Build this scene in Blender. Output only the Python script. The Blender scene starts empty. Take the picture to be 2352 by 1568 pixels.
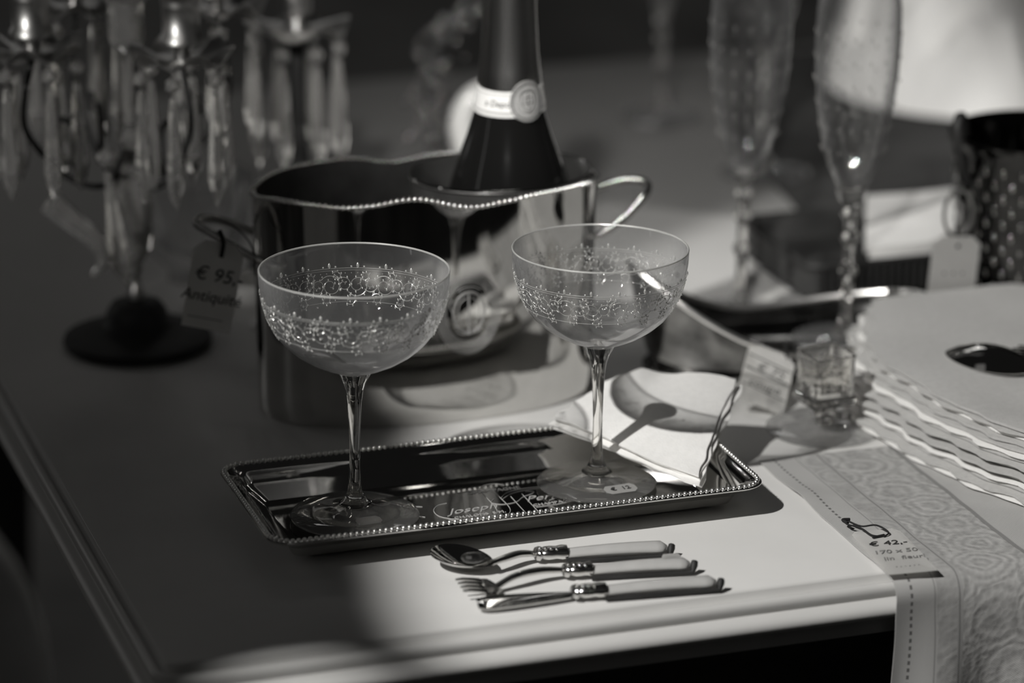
import bpy, bmesh, math, random
from mathutils import Vector, Matrix, noise
random.seed(7)
S = bpy.context.scene
COL = S.collection
PI = math.pi

# ------------------------------------------------------------ camera, world, lights, exposure
cam_d = bpy.data.cameras.new('camera'); cam = bpy.data.objects.new('camera', cam_d); COL.objects.link(cam)
cam.location = (-0.45, -1.6271, 0.667)
pitch, yaw = math.radians(18.5), math.radians(18.3)
fw = Vector((math.sin(yaw)*math.cos(pitch), math.cos(yaw)*math.cos(pitch), -math.sin(pitch)))
cam.rotation_euler = fw.to_track_quat('-Z', 'Y').to_euler()
cam_d.lens = 7800/2352*36; cam_d.sensor_width = 36; cam_d.clip_start = 0.05
cam_d.dof.use_dof = True; cam_d.dof.focus_distance = 1.80; cam_d.dof.aperture_fstop = 3.6
S.camera = cam

W = bpy.data.worlds.new('room'); S.world = W; W.use_nodes = True
W.node_tree.nodes['Background'].inputs[0].default_value = (1, .985, .96, 1)
W.node_tree.nodes['Background'].inputs[1].default_value = 0.008
S.view_settings.view_transform = 'Standard'; S.view_settings.look = 'None'
S.view_settings.gamma = 1; S.view_settings.exposure = 0.0; S.view_settings.use_curve_mapping = False

def lamp(name, kind, loc, target, power, **kw):
    d = bpy.data.lights.new(name, kind); o = bpy.data.objects.new(name, d); COL.objects.link(o)
    o.location = loc; d.energy = power; d.color = (1, .985, .96)
    o.rotation_euler = (Vector(target)-Vector(loc)).to_track_quat('-Z', 'Y').to_euler()
    for k, v in kw.items(): setattr(d, k, v)
    return o
KD = Vector((.60, .33, -.74)).normalized()
KT = Vector((.85, -.04, 0))
lamp('key_spot', 'SPOT', Vector((.08, .0, 0))-KD.normalized()*2.5, KT, 245, spot_size=math.radians(26.6), spot_blend=.05, shadow_soft_size=.022)
# unseen narrow spot added to light the near left corner of the table
T2 = Vector((-.100, -.212, 0))
lamp('corner_spot', 'SPOT', T2-KD*2.3, T2, 330, spot_size=math.radians(2.3), spot_blend=.12, shadow_soft_size=.02)
# room fill
lamp('background_spot', 'SPOT', (-.77, -1.85, 1.5), (.45, .74, 0), 290, spot_size=math.radians(10.5), spot_blend=.45, shadow_soft_size=.05)
lamp('crystal_spot', 'SPOT', (-1.4, -.9, .62), (-.030, .36, .150), 75, spot_size=math.radians(7.5), spot_blend=.5, shadow_soft_size=.03)  # unseen spot added to brighten the crystal drops
lamp('heap_spot', 'SPOT', (1.9, .2, 1.3), (.74, .74, .08), 6, spot_size=math.radians(9), spot_blend=.7, shadow_soft_size=.06)  # unseen spot added to brighten the cloth heap
lamp('fill_strip_back', 'AREA', (-1.6, 2.6, .9), (0, .3, .1), 2., shape='RECTANGLE', size=.25, size_y=1.4)  # unseen strip added to put bright streaks in the crystals
lamp('overhead_fill', 'AREA', (-.6, .9, 2.4), (.1, .3, 0), .1, shape='RECTANGLE', size=.5, size_y=.5)  # dim overhead fill added for reflections
lamp('fill_strip_left', 'AREA', (-2.2, .0, .9), (.1, .1, .1), .5, shape='RECTANGLE', size=.12, size_y=1.2)  # unseen strip added for vertical reflections in the silver
lamp('back_fill', 'AREA', (.8, 3.4, 2.3), (.8, 3.6, 0), 5, shape='RECTANGLE', size=1.2, size_y=.8)  # unseen fill added to lift the dark floor and wall behind
for i, (p, e) in enumerate([((-.9, -1.2, 1.5), .25), ((-1.4, -.3, 1.2), .25), ((1.3, -1.2, 1.5), .3), ((.1, 2.4, 1.4), .5), ((1.1, 2.5, 1.2), .6), ((-.2, -2.2, 1.9), .35), ((.5, -1.9, 1.6), .3)]):
    lamp('glint_point', 'POINT', p, (0, 0, 0), e, shadow_soft_size=.014)  # tiny unseen point lights added for glints

# ------------------------------------------------------------ materials
def mat(name, col, rough=.5, metal=0., var=0., scale=60, trans=0., ior=1.5, bump=0., bscale=400, coat=0., spec=.5):
    m = bpy.data.materials.new(name); m.use_nodes = True
    nt = m.node_tree; b = nt.nodes['Principled BSDF']
    c = (col, col*.99, col*.965, 1) if not isinstance(col, tuple) else col+(1,)
    b.inputs['Base Color'].default_value = c
    b.inputs['Roughness'].default_value = rough; b.inputs['Metallic'].default_value = metal
    b.inputs['Transmission Weight'].default_value = trans; b.inputs['IOR'].default_value = ior
    b.inputs['Coat Weight'].default_value = coat; b.inputs['Specular IOR Level'].default_value = spec
    tc = nt.nodes.new('ShaderNodeTexCoord')
    if var:
        n = nt.nodes.new('ShaderNodeTexNoise'); n.inputs['Scale'].default_value = scale; n.inputs['Detail'].default_value = 5
        nt.links.new(tc.outputs['Object'], n.inputs['Vector'])
        r = nt.nodes.new('ShaderNodeMapRange'); r.inputs['From Min'].default_value = .3; r.inputs['From Max'].default_value = .7
        r.inputs['To Min'].default_value = 1-var; r.inputs['To Max'].default_value = 1+var
        nt.links.new(n.outputs['Fac'], r.inputs['Value'])
        mx = nt.nodes.new('ShaderNodeVectorMath'); mx.operation = 'SCALE'; mx.inputs[0].default_value = c[:3]
        nt.links.new(r.outputs['Result'], mx.inputs['Scale']); nt.links.new(mx.outputs[0], b.inputs['Base Color'])
    if bump:
        n = nt.nodes.new('ShaderNodeTexNoise'); n.inputs['Scale'].default_value = bscale; n.inputs['Detail'].default_value = 3
        nt.links.new(tc.outputs['Object'], n.inputs['Vector'])
        bp = nt.nodes.new('ShaderNodeBump'); bp.inputs['Strength'].default_value = bump; bp.inputs['Distance'].default_value = .001
        nt.links.new(n.outputs['Fac'], bp.inputs['Height']); nt.links.new(bp.outputs[0], b.inputs['Normal'])
    return m

M = dict(
    crystal_clear=None,
    paint=mat('painted_table', .60, .42, var=.025, scale=25, bump=.05, bscale=300),
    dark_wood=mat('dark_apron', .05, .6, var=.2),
    floor=mat('floor_boards', .22, .6, var=.5, scale=3),
    wall=mat('wall_plaster', .3, .8, var=.2, scale=2),
    silver=mat('polished_silver', .64, .035, 1., var=.04, scale=90),
    silver_dull=mat('worn_silver', .62, .16, 1., var=.10, scale=120),
    beads=mat('silver_beading', .90, .34, 1.),
    rope=mat('silver_rope', .80, .22, 1.),
    tray=mat('tray_silver', .60, .05, 1., var=.06, scale=60, bump=.06, bscale=45),
    inside=mat('dark_inside', .14, .32, .8, var=.3, scale=40),  # darker metal than the outer wall
    aged=mat('aged_silver', .20, .14, 1., var=.6, scale=55, bump=.15, bscale=60),
    cooler=mat('hammered_silver', .09, .12, 1., var=.3, scale=60),
    cooler_relief=mat('painted_glints', .55, .14, 1.),  # paler than the body, painting glints onto the bumps
    engrave=mat('frosted_engraving', .40, .5, .0),
    pewter=mat('pewter', .45, .38, 1., var=.15, scale=80),
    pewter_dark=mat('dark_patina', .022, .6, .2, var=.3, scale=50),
    glass=mat('clear_glass', .98, .0, trans=1., ior=1.5),
    crystal=mat('cut_crystal', .96, .0, trans=.91, ior=1.56),
    solidfoot=mat('foot_glass', .96, .0, trans=.95, ior=1.5),
    bottle=mat('dark_bottle_glass', .006, .09, spec=.45),
    foil=mat('neck_foil', .42, .27, 1.),
    label=mat('pale_paper', .60, .6, var=.04, scale=300),
    label_grey=mat('grey_paper_band', .30, .5, var=.1, scale=300),
    tagpaper=mat('tag_card', .84, .7, var=.02, scale=100),
    ink=mat('ink', .03, .7), ink_soft=mat('faded_ink', .22, .8),
    linen=mat('white_linen', .90, .85, var=.03, scale=250, bump=.25, bscale=900),
    linen_grey=mat('natural_linen', .50, .9, var=.05, scale=300, bump=.35, bscale=1200),
    black=mat('black_cord', .008, .8),
    ivory=mat('pearl_handle', .50, .32, coat=.4, var=.05, scale=90),
    porcelain=mat('white_porcelain', .85, .2, coat=.5),
    black_matte=mat('dark_matte', .028, .8, var=.4, scale=30),
    berry=mat('dark_berry', .30, .2, .9),
    upholstery=mat('pale_upholstery', .80, .8, var=.1),
)
M['crystal_clear'] = mat('clear_cut_crystal', .96, .0, trans=.965, ior=1.54)
def thin_glass(name, lo=.05, hi=.80, power=3.2, dark=.55, rough=0., haze=(.042, .38)):
    m = bpy.data.materials.new(name); m.use_nodes = True; nt = m.node_tree; nt.nodes.clear()
    out = nt.nodes.new('ShaderNodeOutputMaterial'); mix = nt.nodes.new('ShaderNodeMixShader')
    t = nt.nodes.new('ShaderNodeBsdfTransparent'); g = nt.nodes.new('ShaderNodeBsdfGlossy'); g.inputs['Roughness'].default_value = rough
    lw = nt.nodes.new('ShaderNodeLayerWeight'); lw.inputs['Blend'].default_value = .5
    p = nt.nodes.new('ShaderNodeMath'); p.operation = 'POWER'; p.inputs[1].default_value = power
    nt.links.new(lw.outputs['Facing'], p.inputs[0])
    r = nt.nodes.new('ShaderNodeMapRange'); r.inputs['To Min'].default_value = lo; r.inputs['To Max'].default_value = hi
    nt.links.new(p.outputs[0], r.inputs['Value']); nt.links.new(r.outputs[0], mix.inputs[0])
    r2 = nt.nodes.new('ShaderNodeMapRange'); r2.inputs['To Min'].default_value = .985; r2.inputs['To Max'].default_value = dark
    nt.links.new(p.outputs[0], r2.inputs['Value'])
    cc = nt.nodes.new('ShaderNodeCombineColor')
    for k in range(3): nt.links.new(r2.outputs[0], cc.inputs[k])
    nt.links.new(cc.outputs[0], t.inputs[0])
    nt.links.new(t.outputs[0], mix.inputs[1]); nt.links.new(g.outputs[0], mix.inputs[2])
    df = nt.nodes.new('ShaderNodeBsdfDiffuse'); tl = nt.nodes.new('ShaderNodeBsdfTranslucent'); hm = nt.nodes.new('ShaderNodeMixShader'); m2_ = nt.nodes.new('ShaderNodeMixShader')  # pale diffuse film paints a bright refracted glow into the glass
    nt.links.new(df.outputs[0], hm.inputs[1]); nt.links.new(tl.outputs[0], hm.inputs[2])
    r3 = nt.nodes.new('ShaderNodeMapRange'); r3.inputs['To Min'].default_value = haze[0]; r3.inputs['To Max'].default_value = haze[1]
    p3 = nt.nodes.new('ShaderNodeMath'); p3.operation = 'POWER'; p3.inputs[1].default_value = 2.0
    nt.links.new(lw.outputs['Facing'], p3.inputs[0]); nt.links.new(p3.outputs[0], r3.inputs['Value'])
    nt.links.new(r3.outputs[0], m2_.inputs[0]); nt.links.new(mix.outputs[0], m2_.inputs[1]); nt.links.new(hm.outputs[0], m2_.inputs[2])
    nt.links.new(m2_.outputs[0], out.inputs[0])
    return m
M['bowl'] = thin_glass('thin_glass_wall')
M['flute'] = thin_glass('thin_flute_wall', .06, .7, 2.4, .6, .02, (.004, .14))
M['footglass'] = thin_glass('thin_foot_glass', .09, .6, 2.4, .75, .03, (.05, .16))
def frosted(name, a=.5, c=.8):
    m = bpy.data.materials.new(name); m.use_nodes = True; nt = m.node_tree; nt.nodes.clear()
    out = nt.nodes.new('ShaderNodeOutputMaterial'); mix = nt.nodes.new('ShaderNodeMixShader'); mix.inputs[0].default_value = a
    t = nt.nodes.new('ShaderNodeBsdfTransparent'); p = nt.nodes.new('ShaderNodeBsdfPrincipled')
    p.inputs['Base Color'].default_value = (c, c, c*.97, 1); p.inputs['Roughness'].default_value = .25
    p.inputs['Metallic'].default_value = .5
    nt.links.new(t.outputs[0], mix.inputs[1]); nt.links.new(p.outputs[0], mix.inputs[2]); nt.links.new(mix.outputs[0], out.inputs[0])
    return m
M['etch'] = frosted('etched_glass', .62, .9)
M['rimglass'] = frosted('painted_rim_highlight', .75, .95)  # pale coat paints a bright highlight along the glass rim

# woven runner: plain linen, a band of scrolling paisley, dashed hemstitch (object coordinates: x across, y along the cloth)
def runner_material():
    m = mat('paisley_linen', .56, .9); nt = m.node_tree; b = nt.nodes['Principled BSDF']; L = nt.links.new
    uv = nt.nodes.new('ShaderNodeUVMap'); uv.uv_map = 'cloth'
    sep = nt.nodes.new('ShaderNodeSeparateXYZ'); L(uv.outputs[0], sep.inputs[0])
    def math_(op, a, b_=None, c=None):
        n = nt.nodes.new('ShaderNodeMath'); n.operation = op
        for i, v in enumerate((a, b_, c)):
            if v is None: continue
            if isinstance(v, (int, float)): n.inputs[i].default_value = v
            else: L(v, n.inputs[i])
        return n.outputs[0]
    x, y = sep.outputs[0], sep.outputs[1]
    def band(lo, hi): return math_('MULTIPLY', math_('GREATER_THAN', x, lo), math_('LESS_THAN', x, hi))
    nz = nt.nodes.new('ShaderNodeTexNoise'); nz.inputs['Scale'].default_value = 60; L(uv.outputs[0], nz.inputs['Vector'])
    add = nt.nodes.new('ShaderNodeVectorMath'); add.operation = 'MULTIPLY_ADD'
    L(nz.outputs['Color'], add.inputs[0]); add.inputs[1].default_value = (.010, .010, 0); L(uv.outputs[0], add.inputs[2])
    vo = nt.nodes.new('ShaderNodeTexVoronoi'); vo.inputs['Scale'].default_value = 34; vo.inputs['Randomness'].default_value = .55
    L(add.outputs[0], vo.inputs['Vector'])
    rings = math_('SINE', math_('MULTIPLY', vo.outputs['Distance'], 34.))
    fine = nt.nodes.new('ShaderNodeTexVoronoi'); fine.inputs['Scale'].default_value = 300; L(uv.outputs[0], fine.inputs['Vector'])
    scroll = math_('ADD', math_('MULTIPLY', rings, .55), math_('MULTIPLY', math_('SUBTRACT', fine.outputs['Distance'], .35), 1.3))
    scroll = math_('MULTIPLY', scroll, math_('ADD', band(.276, .318), math_('MULTIPLY', band(.262, .273), .6)))
    lines = math_('ADD', math_('ADD', band(.2735, .2745), band(.3175, .3205)), band(.2603, .2612))
    dash = math_('MULTIPLY', band(.2472, .2486), math_('GREATER_THAN', math_('SINE', math_('MULTIPLY', y, 1500.)), -.1))
    weave = math_('MULTIPLY', math_('SINE', math_('MULTIPLY', x, 5200.)), math_('SINE', math_('MULTIPLY', y, 5200.)))
    v = math_('ADD', 1., math_('MULTIPLY', scroll, .20))
    v = math_('SUBTRACT', v, math_('MULTIPLY', band(.262, .32), .16))
    v = math_('SUBTRACT', v, math_('MULTIPLY', lines, .3))
    v = math_('SUBTRACT', v, math_('MULTIPLY', dash, .7))
    v = math_('ADD', v, math_('MULTIPLY', weave, .05))
    sc = nt.nodes.new('ShaderNodeVectorMath'); sc.operation = 'SCALE'; sc.inputs[0].default_value = (.43, .426, .416)
    L(v, sc.inputs['Scale']); L(sc.outputs[0], b.inputs['Base Color'])
    bp = nt.nodes.new('ShaderNodeBump'); bp.inputs['Strength'].default_value = .35; bp.inputs['Distance'].default_value = .0006
    L(math_('ADD', scroll, math_('MULTIPLY', weave, .3)), bp.inputs['Height']); L(bp.outputs[0], b.inputs['Normal'])
    return m
M['runner'] = runner_material()

# ------------------------------------------------------------ mesh helpers
def put(name, bm, m, parent=None, smooth=True, mats=None, loc=None, mirror=None):
    me = bpy.data.meshes.new(name)
    bmesh.ops.recalc_face_normals(bm, faces=bm.faces)
    bm.to_mesh(me); bm.free()
    me.materials.append(M[m] if isinstance(m, str) else m)
    for k in (mats or []): me.materials.append(M[k])
    if smooth:
        for p in me.polygons: p.use_smooth = True
        try: me.set_sharp_from_angle(angle=math.radians(42 if smooth is True else smooth))
        except Exception: pass
    o = bpy.data.objects.new(name, me); COL.objects.link(o)
    if parent: o.parent = parent
    if loc: o.location = loc
    return o
def empty(name, loc=(0, 0, 0), rz=0., mw=None):
    o = bpy.data.objects.new(name, None); COL.objects.link(o); o.empty_display_size = .01
    if mw is not None: o.matrix_world = mw
    else:
        o.location = loc; o.rotation_euler = (0, 0, rz)
    return o
def tag(o, label, cat, group=None, kind=None):
    if label: o['label'] = label
    if cat: o['category'] = cat
    if group: o['group'] = group
    if kind: o['kind'] = kind
    return o
def copy_tree(o, parent=None):
    c = o.copy(); COL.objects.link(c)
    if parent: c.parent = parent
    for ch in [q for q in bpy.data.objects if q.parent == o and q != c]: copy_tree(ch, c)
    return c
def lathe(bm, prof, seg=64, c=(0, 0, 0), sx=1., sy=1., wave=None):
    rings = []
    for r, z in prof:
        if r < 1e-6:
            rings.append([bm.verts.new((c[0], c[1], c[2]+z))]); continue
        ring = []
        for i in range(seg):
            a = 2*PI*i/seg
            rr, zz = (r, z) if not wave else wave(r, z, a)
            ring.append(bm.verts.new((c[0]+rr*sx*math.cos(a), c[1]+rr*sy*math.sin(a), c[2]+zz)))
        rings.append(ring)
    for A, B in zip(rings, rings[1:]):
        if len(A) == 1 and len(B) == 1: continue
        for i in range(seg):
            j = (i+1) % seg
            if len(A) == 1: bm.faces.new((A[0], B[i], B[j]))
            elif len(B) == 1: bm.faces.new((A[i], A[j], B[0]))
            else: bm.faces.new((A[i], A[j], B[j], B[i]))
    return rings
def tube(bm, pts, r, seg=8, closed=False, flat=1.):
    pts = [Vector(p) for p in pts]; n = len(pts)
    rad = r if isinstance(r, (list, tuple)) else [r]*n
    rings = []; prev = None
    for i, p in enumerate(pts):
        if closed: t = pts[(i+1) % n]-pts[i-1]
        else: t = pts[min(i+1, n-1)]-pts[max(i-1, 0)]
        if t.length < 1e-9: t = Vector((0, 0, 1))
        t.normalize()
        if prev is None:
            ref = Vector((0, 0, 1)) if abs(t.z) < .9 else Vector((1, 0, 0)); u = t.cross(ref).normalized()
        else:
            u = (prev-t*prev.dot(t)).normalized()
        prev = u; w = t.cross(u)
        rings.append([bm.verts.new(p+(u*math.cos(2*PI*k/seg)+w*math.sin(2*PI*k/seg)*flat)*rad[i]) for k in range(seg)])
    m = n if closed else n-1
    for i in range(m):
        A, B = rings[i], rings[(i+1) % n]
        for k in range(seg): bm.faces.new((A[k], A[(k+1) % seg], B[(k+1) % seg], B[k]))
    if not closed:
        bm.faces.new(rings[0][::-1]); bm.faces.new(rings[-1])
def smooth_path(pts, n=8, closed=False):
    P = [Vector(p) for p in pts]; out = []; N = len(P)
    rng = range(N if closed else N-1)
    for i in rng:
        if closed: a, b, c, d = P[i-1], P[i], P[(i+1) % N], P[(i+2) % N]
        else: a, b, c, d = P[max(i-1, 0)], P[i], P[i+1], P[min(i+2, N-1)]
        for k in range(n):
            t = k/n
            out.append(.5*((2*b)+(-a+c)*t+(2*a-5*b+4*c-d)*t*t+(-a+3*b-3*c+d)*t**3))
    if not closed: out.append(P[-1])
    return out
def blob(bm, c, r, sub=2, sc=(1, 1, 1), rot=None):
    mtx = Matrix.Translation(c) @ (rot or Matrix()) @ Matrix.Diagonal((sc[0], sc[1], sc[2], 1))
    bmesh.ops.create_icosphere(bm, subdivisions=sub, radius=r, matrix=mtx)
def box(bm, lo, hi, bev=0.):
    g = bmesh.ops.create_cube(bm, size=1, matrix=Matrix.Translation([(a+b)/2 for a, b in zip(lo, hi)]) @ Matrix.Diagonal([b-a for a, b in zip(lo, hi)]+[1]))
    if bev: bmesh.ops.bevel(bm, geom=list({e for v in g['verts'] for e in v.link_edges}), offset=bev, segments=2, affect='EDGES')
def loft(bm, loops, cap0=True, cap1=True):
    R = [[bm.verts.new(p) for p in lp] for lp in loops]
    for A, B in zip(R, R[1:]):
        n = len(A)
        for i in range(n): bm.faces.new((A[i], A[(i+1) % n], B[(i+1) % n], B[i]))
    if cap0: bm.faces.new(R[0][::-1])
    if cap1: bm.faces.new(R[-1])
def rrect(x0, y0, x1, y1, r, z, n=6):
    out = []
    for cx, cy, a0 in ((x1-r, y1-r, 0), (x0+r, y1-r, 90), (x0+r, y0+r, 180), (x1-r, y0+r, 270)):
        for k in range(n+1):
            a = math.radians(a0+90*k/n); out.append((cx+r*math.cos(a), cy+r*math.sin(a), z))
    return out
def sheet(bm, fn, nu, nv, th, uvf=None):
    top = [[bm.verts.new(fn(i/nu, j/nv)) for j in range(nv+1)] for i in range(nu+1)]
    bm.verts.ensure_lookup_table()
    fs = []
    for i in range(nu):
        for j in range(nv):
            fs.append(bm.faces.new((top[i][j], top[i+1][j], top[i+1][j+1], top[i][j+1])))
    if uvf:
        lay = bm.loops.layers.uv.new('cloth')
        idx = {top[i][j]: (i/nu, j/nv) for i in range(nu+1) for j in range(nv+1)}
        for f in fs:
            for l in f.loops: l[lay].uv = uvf(*idx[l.vert])
    bm.normal_update()
    if th: bmesh.ops.solidify(bm, geom=bm.faces[:], thickness=th)
def text(s, size, m, parent, loc, rot=0., shear=0., th=.00012, align='CENTER', mw=None, name='lettering', squash=1.):
    c = bpy.data.curves.new(name, 'FONT'); c.body = s; c.size = size; c.shear = shear; c.extrude = th
    c.align_x = align; c.align_y = 'CENTER'; c.resolution_u = 3
    o = bpy.data.objects.new(name, c); COL.objects.link(o)
    bpy.context.view_layer.update()
    me = bpy.data.meshes.new_from_object(o.evaluated_get(bpy.context.evaluated_depsgraph_get()))
    bpy.data.objects.remove(o)
    T = Matrix.Translation(loc) @ Matrix.Rotation(rot, 4, 'Z') @ Matrix.Diagonal((1, squash, 1, 1))
    me.transform(mw @ T if mw else T)
    me.materials.clear(); me.materials.append(M[m])
    o = bpy.data.objects.new(name, me); COL.objects.link(o)
    if parent: o.parent = parent
    return o

# ------------------------------------------------------------ the setting
def slab(name, lo, hi, m, kind='structure'):
    bm = bmesh.new(); box(bm, lo, hi); o = put(name, bm, m, smooth=False); o['kind'] = kind; return o
slab('floor', (-4, -3, -.80), (5, 5, -.75), 'floor')
slab('wall_back', (-4, 5, -.80), (5, 5.1, 2.6), 'wall')
slab('wall_left', (-4.1, -3, -.80), (-4, 5.1, 2.6), 'wall')
slab('wall_right', (5, -3, -.80), (5.1, 5.1, 2.6), 'wall')

# ------------------------------------------------------------ display table
tb = tag(empty('display_table', (.4, .4, -.75)), 'pale painted display table with moulded edge carrying all the glass and silver', 'table')
bm = bmesh.new()
prof = [(0, 0), (.0003, -.0004), (.0006, -.0046), (.0020, -.0056), (.0032, -.0046), (.0044, -.0030), (.0062, -.0030), (.0078, -.0048), (.0082, -.0070), (.0074, -.0092),
        (.0070, -.0104), (.0082, -.0112), (.0105, -.0118), (.0128, -.0136), (.0138, -.0160), (.0130, -.0186), (.0108, -.0200), (.0060, -.0206), (.0058, -.0300), (-.004, -.0302), (-.02, -.0304)]
X0, Y0, X1, Y1 = -.136, -.1510, 1.15, .93
loops = [rrect(X0-o, Y0-o, X1+o, Y1+o, .006+max(o, 0), z) for o, z in prof]
loft(bm, loops[::-1])
for v in bm.verts: v.co -= Vector((.4, .4, -.75))
put('table_top', bm, 'paint', tb, smooth=60)
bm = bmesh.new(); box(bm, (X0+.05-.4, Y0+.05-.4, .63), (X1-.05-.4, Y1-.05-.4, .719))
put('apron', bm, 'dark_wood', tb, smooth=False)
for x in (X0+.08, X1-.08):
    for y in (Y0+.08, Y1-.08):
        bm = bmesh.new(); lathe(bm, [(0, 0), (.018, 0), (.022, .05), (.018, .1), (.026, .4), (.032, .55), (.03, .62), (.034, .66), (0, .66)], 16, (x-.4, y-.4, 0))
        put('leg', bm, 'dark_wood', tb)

# ------------------------------------------------------------ champagne coupes
BOWL = [(.0500, .137), (.0497, .130), (.0486, .122), (.0462, .113), (.0425, .105), (.0375, .0985), (.0315, .0932), (.0245, .0886), (.0175, .0852), (.0110, .0829), (.006, .0818)]
def bowl_r(z):
    for (r0, z0), (r1, z1) in zip(BOWL, BOWL[1:]):
        if z1 <= z <= z0: return r1+(r0-r1)*(z-z1)/(z0-z1)
    return .05
def make_coupe():
    root = empty('champagne_coupe')
    bm = bmesh.new()
    inner = [(max(r-.0009, .0), z+(.0004 if i > 6 else 0)) for i, (r, z) in enumerate(BOWL)]
    inner[0] = (.0492, .1370)
    lathe(bm, [(0, .0812)]+BOWL[::-1]+[(.0498, .1373), (.0494, .1373)]+inner[:-1]+[(.005, .0832), (0, .0832)], 128)
    put('bowl', bm, 'bowl', root, smooth=80)
    bm = bmesh.new()
    tube(bm, [(.0496*math.cos(a*PI/48), .0496*math.sin(a*PI/48), .1372) for a in range(96)], .00055, 8, closed=True)
    put('rim', bm, 'rimglass', root)
    bm = bmesh.new()
    lathe(bm, [(0, .0820), (.0095, .0822), (.0082, .0795), (.0062, .0760), (.0046, .0710), (.0037, .0640), (.0031, .0520), (.0028, .040), (.0029, .028), (.0032, .019), (.0042, .0135), (.0062, .0098), (.0085, .0082),
               (.0088, .0075), (.0060, .0062), (0, .0060)], 40)
    put('stem', bm, 'glass', root)
    bm = bmesh.new()
    lathe(bm, [(0, .0064), (.0085, .0062), (.014, .0043), (.022, .0031), (.0335, .0020), (.0345, .0014), (.0343, .0006), (.032, .0), (.02, .0001), (.008, .0012), (0, .0016)], 96)
    put('foot', bm, 'solidfoot', root)
    # etched band of scrolls
    bm = bmesh.new()
    def sp(a, z, k=.0001): r = bowl_r(z)+k; return (r*math.cos(a), r*math.sin(a), z)
    for z, rr in ((.1235, .00014), (.1224, .00010), (.1065, .00009)):
        tube(bm, [sp(a*PI/60, z) for a in range(120)], rr, 4, closed=True)
    N = 20
    for k in range(N):
        a0 = 2*PI*k/N; s = 1 if k % 2 else -1
        for (ca, cz, R, turns, s2) in ((0, .1145, .0056, 1.7, s), (.5, .1150, .0038, 1.4, -s), (.25, .1078, .0028, 1.2, s), (.75, .1195, .0022, 1.1, -s)):
            pts = []
            for i in range(34):
                t = i/33; ang = s2*(t*turns*2*PI+.6); rad = R*(1-t)**.8+.0004
                pts.append(sp(a0+ca*2*PI/N+rad*math.cos(ang)/.046, cz+rad*math.sin(ang)*.95))
            tube(bm, pts, [.00017-.00008*i/33 for i in range(34)], 4)
            for q in range(8):
                t = q/8; ang = s2*(t*turns*2*PI+.9); rad = R*(1-t)**.8+.0010
                p = sp(a0+ca*2*PI/N+rad*math.cos(ang)/.046, cz+rad*math.sin(ang)*.95)
                blob(bm, p, .00042, 1, (1, 1, 1.9), Matrix.Rotation(random.uniform(-1, 1), 4, 'X'))
        blob(bm, sp(a0, .1250), .0009, 1, (1, 1, 1.8)); blob(bm, sp(a0+.07, .1243), .0006, 1); blob(bm, sp(a0-.07, .1243), .0006, 1)
    for k in range(90): blob(bm, sp(2*PI*k/90, .1209), .00028, 1)
    put('etched_band', bm, 'etch', root)
    return root
TZ = .0046
cp = make_coupe(); cp.location = (0, 0, TZ); cp.rotation_euler = (math.radians(-.2), math.radians(.75), 0)
tag(cp, 'etched champagne coupe standing on the left end of the tray, nearest the camera', 'glass', 'etched champagne coupes')
c2 = copy_tree(cp); c2.location = (.1386, .0056, TZ); c2.scale = (.95, .95, .975); c2.rotation_euler = (math.radians(-.3), math.radians(1.0), .5)
tag(c2, 'etched champagne coupe with a price sticker on its foot, standing beside the folded napkin', 'glass')
def place(root, name, fn):   # local frame helper
    return fn
# price stickers on the feet
def sticker(name, loc, rz, w, h, txt, lab):
    r = tag(empty(name, loc, rz), lab, 'price sticker')
    bm = bmesh.new()
    pts = [(-w/2, -h*.25), (-w*.36, -h/2), (w*.36, -h/2), (w/2, -h*.2), (w/2, h*.25), (w*.38, h/2), (-w*.38, h/2), (-w/2, h*.2)]
    f = bm.faces.new([bm.verts.new((x, y, 0)) for x, y in pts]); bmesh.ops.solidify(bm, geom=[f], thickness=.0002)
    put('paper', bm, 'label', r, smooth=False)
    if txt: text(txt, h*.52, 'ink', r, (0, 0, .0003))
    return r
st = sticker('price_sticker', (.1450, -.0150, .0084), .06, .0185, .0100, '€  12', 'small white price sticker reading € 12 on the right coupe foot')
st.rotation_euler = (math.radians(5), 0, .06)
st = sticker('price_sticker', (.003, -.0165, .0078), .1, .014, .0085, '', 'small blank white sticker on the left coupe foot')
st.rotation_euler = (math.radians(5), 0, .1)

# ------------------------------------------------------------ silver trays with beaded rim
def silver_tray(name, x0, y0, x1, y1, label, logo=False):
    cx, cy = (x0+x1)/2, (y0+y1)/2
    r = tag(empty(name, (cx, cy, 0)), label, 'tray')
    a, b = (x1-x0)/2, (y1-y0)/2
    def L(d, z, rr=.014): return rrect(-a+d, -b+d, a-d, b-d, max(rr-d*.6, .004), z*.87, 8)
    bm = bmesh.new()
    loft(bm, [L(.0280, .0006), L(.0255, .0004), L(.0225, .0022), L(.0140, .0110), L(.0050, .0180), L(.0008, .0200), L(.0, .0208), L(.0, .0214), L(.0010, .0220), L(.0034, .0218), L(.0046, .0208), L(.0075, .0200),
              L(.0100, .0172), L(.0128, .0110), L(.0152, .0062), L(.0180, .0044), L(.0215, .0038)])
    put('tray_body', bm, 'tray', r, smooth=60)
    bm = bmesh.new()
    base = L(.0020, .0223)
    per = []; n = len(base)
    for i in range(n):
        p, q = Vector(base[i]), Vector(base[(i+1) % n]); per.append((p, q, (q-p).length))
    tot = sum(x[2] for x in per); cnt = int(tot/.0031); step = tot/cnt; acc = 0; k = 0
    for p, q, l in per:
        while k*step < acc+l and k < cnt:
            c = p.lerp(q, (k*step-acc)/l); blob(bm, c, .00125+.00012*random.random(), 2); k += 1
        acc += l
    put('beaded_rim', bm, 'beads', r, smooth=180)
    return r
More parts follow.
